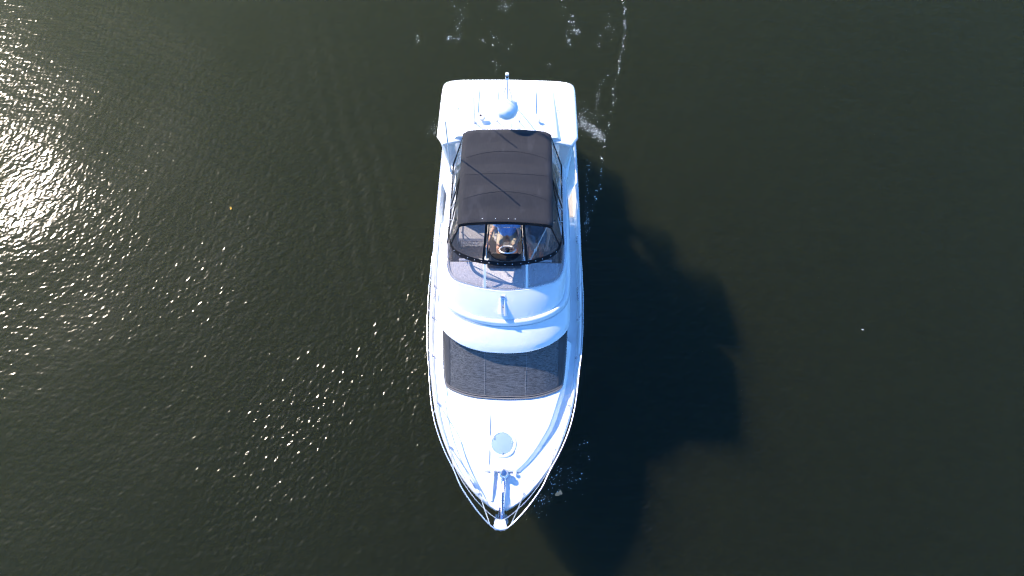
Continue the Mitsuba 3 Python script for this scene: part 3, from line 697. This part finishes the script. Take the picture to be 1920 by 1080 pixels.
def person(key, label, hip, lean, shirt, shorts, arms, knees, turn=0.0):
    """A seated figure facing the bow. hip: the pelvis; arms: (elbow, wrist, hand direction) for the image-left and image-right arm; knees: (knee, ankle)."""
    base, k = key, 0
    while any(x.startswith(key + '__') for x in scene):
        k += 1
        key = f'{base}_{k:03d}'
    hip = np.array(hip, float)
    chest, neck = hip + [0, lean * .6, .34], hip + [0, lean, .52]
    head = hip + [turn, lean - .02, .70]
    flesh = [((neck, .055), (head + [0, 0, -.06], .058)), ((head + [0, .015, .03], .092), (head + [0, -.02, -.05], .072)), ((head + [0, -.045, -.075], .042), (head + [0, -.02, -.02], .07)),
             ((head + [0, -.10, -.02], .014), (head + [0, -.085, .02], .012)), ((chest, .10), (neck, .05)), ((hip + [0, 0, .1], .11), (chest, .10))]
    for s in (-1, 1):
        flesh += [((head + [s * .085, .01, -.01], .022), (head + [s * .092, .02, .02], .02)), ((head + [s * .032, -.082, .012], .016), (head + [s * .032, -.06, .012], .02))]
    flesh += [((head + [-.022, -.085, -.062], .010), (head + [.022, -.085, -.062], .010))]
    cloth, legs = [], []
    for (el, wr, hd), s in zip(arms, (-1, 1)):
        sh = hip + [s * .19, lean * .9, .44]
        el, wr = np.array(el, float), np.array(wr, float)
        flesh += [((sh, .058), (el, .043)), ((el, .043), (wr, .029))] + hand(wr, hd, (0, .1, -1), .55)
        cloth += [((neck + [s * .06, 0, -.05], .075), (sh, .078)), ((sh, .078), (sh * .52 + el * .48, .066)), ((sh, .075), (hip + [s * .11, .0, .12], .115)), ((sh + [-s * .08, -.02, -.05], .10), (hip + [s * .07, -.06, .10], .11))]
        kn, an = (np.array(q, float) for q in knees[(s + 1) // 2])
        hp = hip + [s * .10, -.02, .0]
        flesh += [((hp, .095), (kn, .062)), ((kn, .062), (an, .042)), ((an, .042), (an + [0, -.14, -.05], .03))]
        legs += [((hip + [s * .05, .02, .05], .125), (hp, .118)), ((hp, .112), (hp * .3 + kn * .7, .088))]
        foot = an + [0, -.03, -.06]
        add(key + '__shoe', skeleton([((foot + [0, .05, 0], .045), (foot + [0, -.15, -.012], .036))], .03, 4), 'white_plastic', True)
    cloth += [((hip + [0, .02, .09], .13), (chest + [0, 0, -.03], .125))]
    add(key + '__body', skeleton(flesh, .02, 6), 'skin', True)
    add(key + '__shirt', skeleton(cloth, .03, 8), shirt, True)
    add(key + '__shorts', skeleton(legs, .03, 8), shorts, True)
    add(key + '__hair', skeleton([((head + [0, .025, .045], .092), (head + [0, .05, -.02], .085)), ((head + [0, -.03, .075], .062), (head + [0, .03, .06], .08))], .02, 6), 'hair_brown', True)
    note(key, label, 'person')

person('person', 'person in a bright blue shirt steering at the wheel behind the open curtain', (.02, 7.80, 3.67), .14, 'blue_shirt', 'khaki',
       (((-.33, 7.62, 3.98), (-.42, 7.30, 3.98), (-.15, -1, -.2)), ((.34, 7.60, 3.90), (.24, 7.34, 3.94), (-.5, -1, .15))), (((-.17, 7.36, 3.66), (-.17, 7.30, 3.18)), ((.24, 7.38, 3.68), (.24, 7.30, 3.18))))
person('person', 'person in a dark navy shirt sitting behind the clear curtain right of the helmsman', (.73, 7.82, 3.67), .12, 'navy_shirt', 'grey_cloth',
       (((.44, 7.62, 3.88), (.62, 7.40, 3.84), (.6, -.6, -.1)), ((1.02, 7.66, 3.90), (.98, 7.36, 3.80), (-.3, -1, -.2))), (((.62, 7.36, 3.66), (.62, 7.28, 3.18)), ((.86, 7.38, 3.66), (.86, 7.28, 3.18))), .02)

# ------------------------------------------------------------------ foam and leaves on the water
def fleck(x, y, r, sq=1.0, ang=0.0, n=1):
    m = trimesh.creation.icosphere(subdivisions=n, radius=1.0)
    v = m.vertices * [r * sq, r, r * .38]
    c, s = math.cos(ang), math.sin(ang)
    v = np.stack([v[:, 0] * c - v[:, 1] * s + x, v[:, 0] * s + v[:, 1] * c + y, v[:, 2] + .022], -1)
    return v, m.faces

def foam(key, spots, label):
    vs, fs, n = [], [], 0
    for x, y, r in spots:
        v, f = fleck(x, y, r, rng.uniform(.7, 1.6), rng.uniform(0, 6.28), 1 if r > .012 else 0)
        vs.append(v); fs.append(f + n); n += len(v)
    add(key, trimesh.Trimesh(np.vstack(vs), np.vstack(fs), process=False), 'foam_white', True, label, kind='stuff')

def trail(pts, n, wobble, r0, r1):
    p = path(pts, .05)
    k = np.sort(rng.uniform(0, len(p) - 1, n)).astype(int)
    return [(p[i, 0] + rng.normal(0, wobble), p[i, 1] + rng.normal(0, wobble), r0 + (r1 - r0) * rng.random() ** 2.5) for i in k]

def cloud_of(x, y, sx, sy, n, r0, r1):
    return [(x + rng.normal(0, sx), y + rng.normal(0, sy), r0 + (r1 - r0) * rng.random() ** 3) for _ in range(n)]
bubbles = trail([(3.83, 18.9), (3.83, 17.8), (3.73, 16.6), (3.57, 16.2), (3.53, 15.7), (3.35, 14.9), (3.31, 14.3), (3.18, 13.9), (3.12, 13.4), (2.98, 12.95), (2.87, 12.2), (2.8, 11.4), (2.64, 10.9), (2.49, 10.3), (2.37, 9.9)], 120, .03, .006, .025)
bubbles += trail([(3.16, 15.5), (2.88, 14.9), (2.81, 14.3), (2.78, 13.9)], 30, .04, .005, .017) + trail([(2.44, 12.2), (2.38, 11.2), (2.34, 10.5), (2.33, 10.0)], 40, .03, .005, .014) + cloud_of(2.36, 10.0, .05, .22, 36, .005, .014)
foam('wake_foam', bubbles, 'lines of white bubbles trailing along the port side of the yacht')
astern = []
for x, y, sx, sy, n in ((-2.0, 18.4, .06, .4, 22), (-1.8, 17.5, .08, .25, 34), (-2.0, 16.95, .14, .10, 40), (-.3, 18.3, .16, .14, 46), (1.75, 18.5, .08, .3, 24), (2.05, 17.6, .10, .22, 40), (2.15, 17.3, .08, .12, 36), (1.9, 16.95, .06, .22, 26),
                         (-3.2, 16.85, .05, .12, 14), (-1.5, 18.1, .15, .3, 12), (-1.0, 16.9, .06, .12, 12), (-.55, 16.9, .12, .2, 24), (-.5, 15.8, .12, .14, 16), (1.22, 15.8, .03, .08, 10), (0, 16.5, .06, .3, 8), (3.3, 17.4, .10, .25, 34), (3.0, 16.7, .2, .3, 16)):
    astern += cloud_of(x, y, sx, sy, int(n * .5), .005, .022)
foam('stern_foam', astern, 'scattered white foam flecks on the smooth water behind the stern')
foam('spray', [(2.16 + .78 * a ** .8 + rng.normal(0, .05), 13.62 - .62 * a + rng.normal(0, .17 * (1 - .5 * a)), .003 + .011 * rng.random() ** 3) for a in rng.random(420)] + cloud_of(2.4, 13.9, .25, .3, 60, .004, .014),
     'fan of fine white spray beside the port quarter')
foam('bow_foam', cloud_of(1.35, 2.5, .28, .22, 70, .004, .015) + cloud_of(.95, 1.85, .16, .22, 50, .004, .015) + cloud_of(1.9, 3.0, .2, .3, 20, .004, .014) + cloud_of(-2.42, 13.2, .14, .16, 80, .003, .010),
     'thin broken foam beside the bow and starboard quarter')

def leaf(key, x, y, ln, wd, ang, mat, label, lobes=0):
    a = np.linspace(0, 2 * math.pi, 49)[:-1]
    r = wd + (ln - wd) * np.abs(np.cos(a)) ** 1.6 + lobes * ln * np.abs(np.sin(2.5 * a)) ** 2
    ring = np.stack([r * np.cos(a), r * np.sin(a)], 1)
    rows = [np.column_stack([ring * k, .035 + .012 * k * np.sin(2 * a) + 0 * a + .012 * k * k]) for k in (.02, .4, .75, 1)]
    v = np.array(rows)
    v = np.concatenate([v, v[::-1] - [0, 0, .003]], 0)
    c, s = math.cos(ang), math.sin(ang)
    v = np.stack([v[..., 0] * c - v[..., 1] * s + x, v[..., 0] * s + v[..., 1] * c + y, v[..., 2]], -1)
    add(key, grid(v, True), mat, 40, label, 'leaf')
leaf('floating_leaf', 1.44, 2.11, .085, .028, .5, 'leaf_tan', 'tan brown leaf floating just off the port bow', .25)
leaf('floating_leaf', -8.41, 10.29, .05, .02, 1.9, 'leaf_orange', 'tiny orange leaf floating between the sun glitter and the yacht')
leaf('floating_leaf', 10.03, 6.71, .026, .013, .2, 'white_plastic', 'tiny pale speck of a leaf alone on the dark water at right')
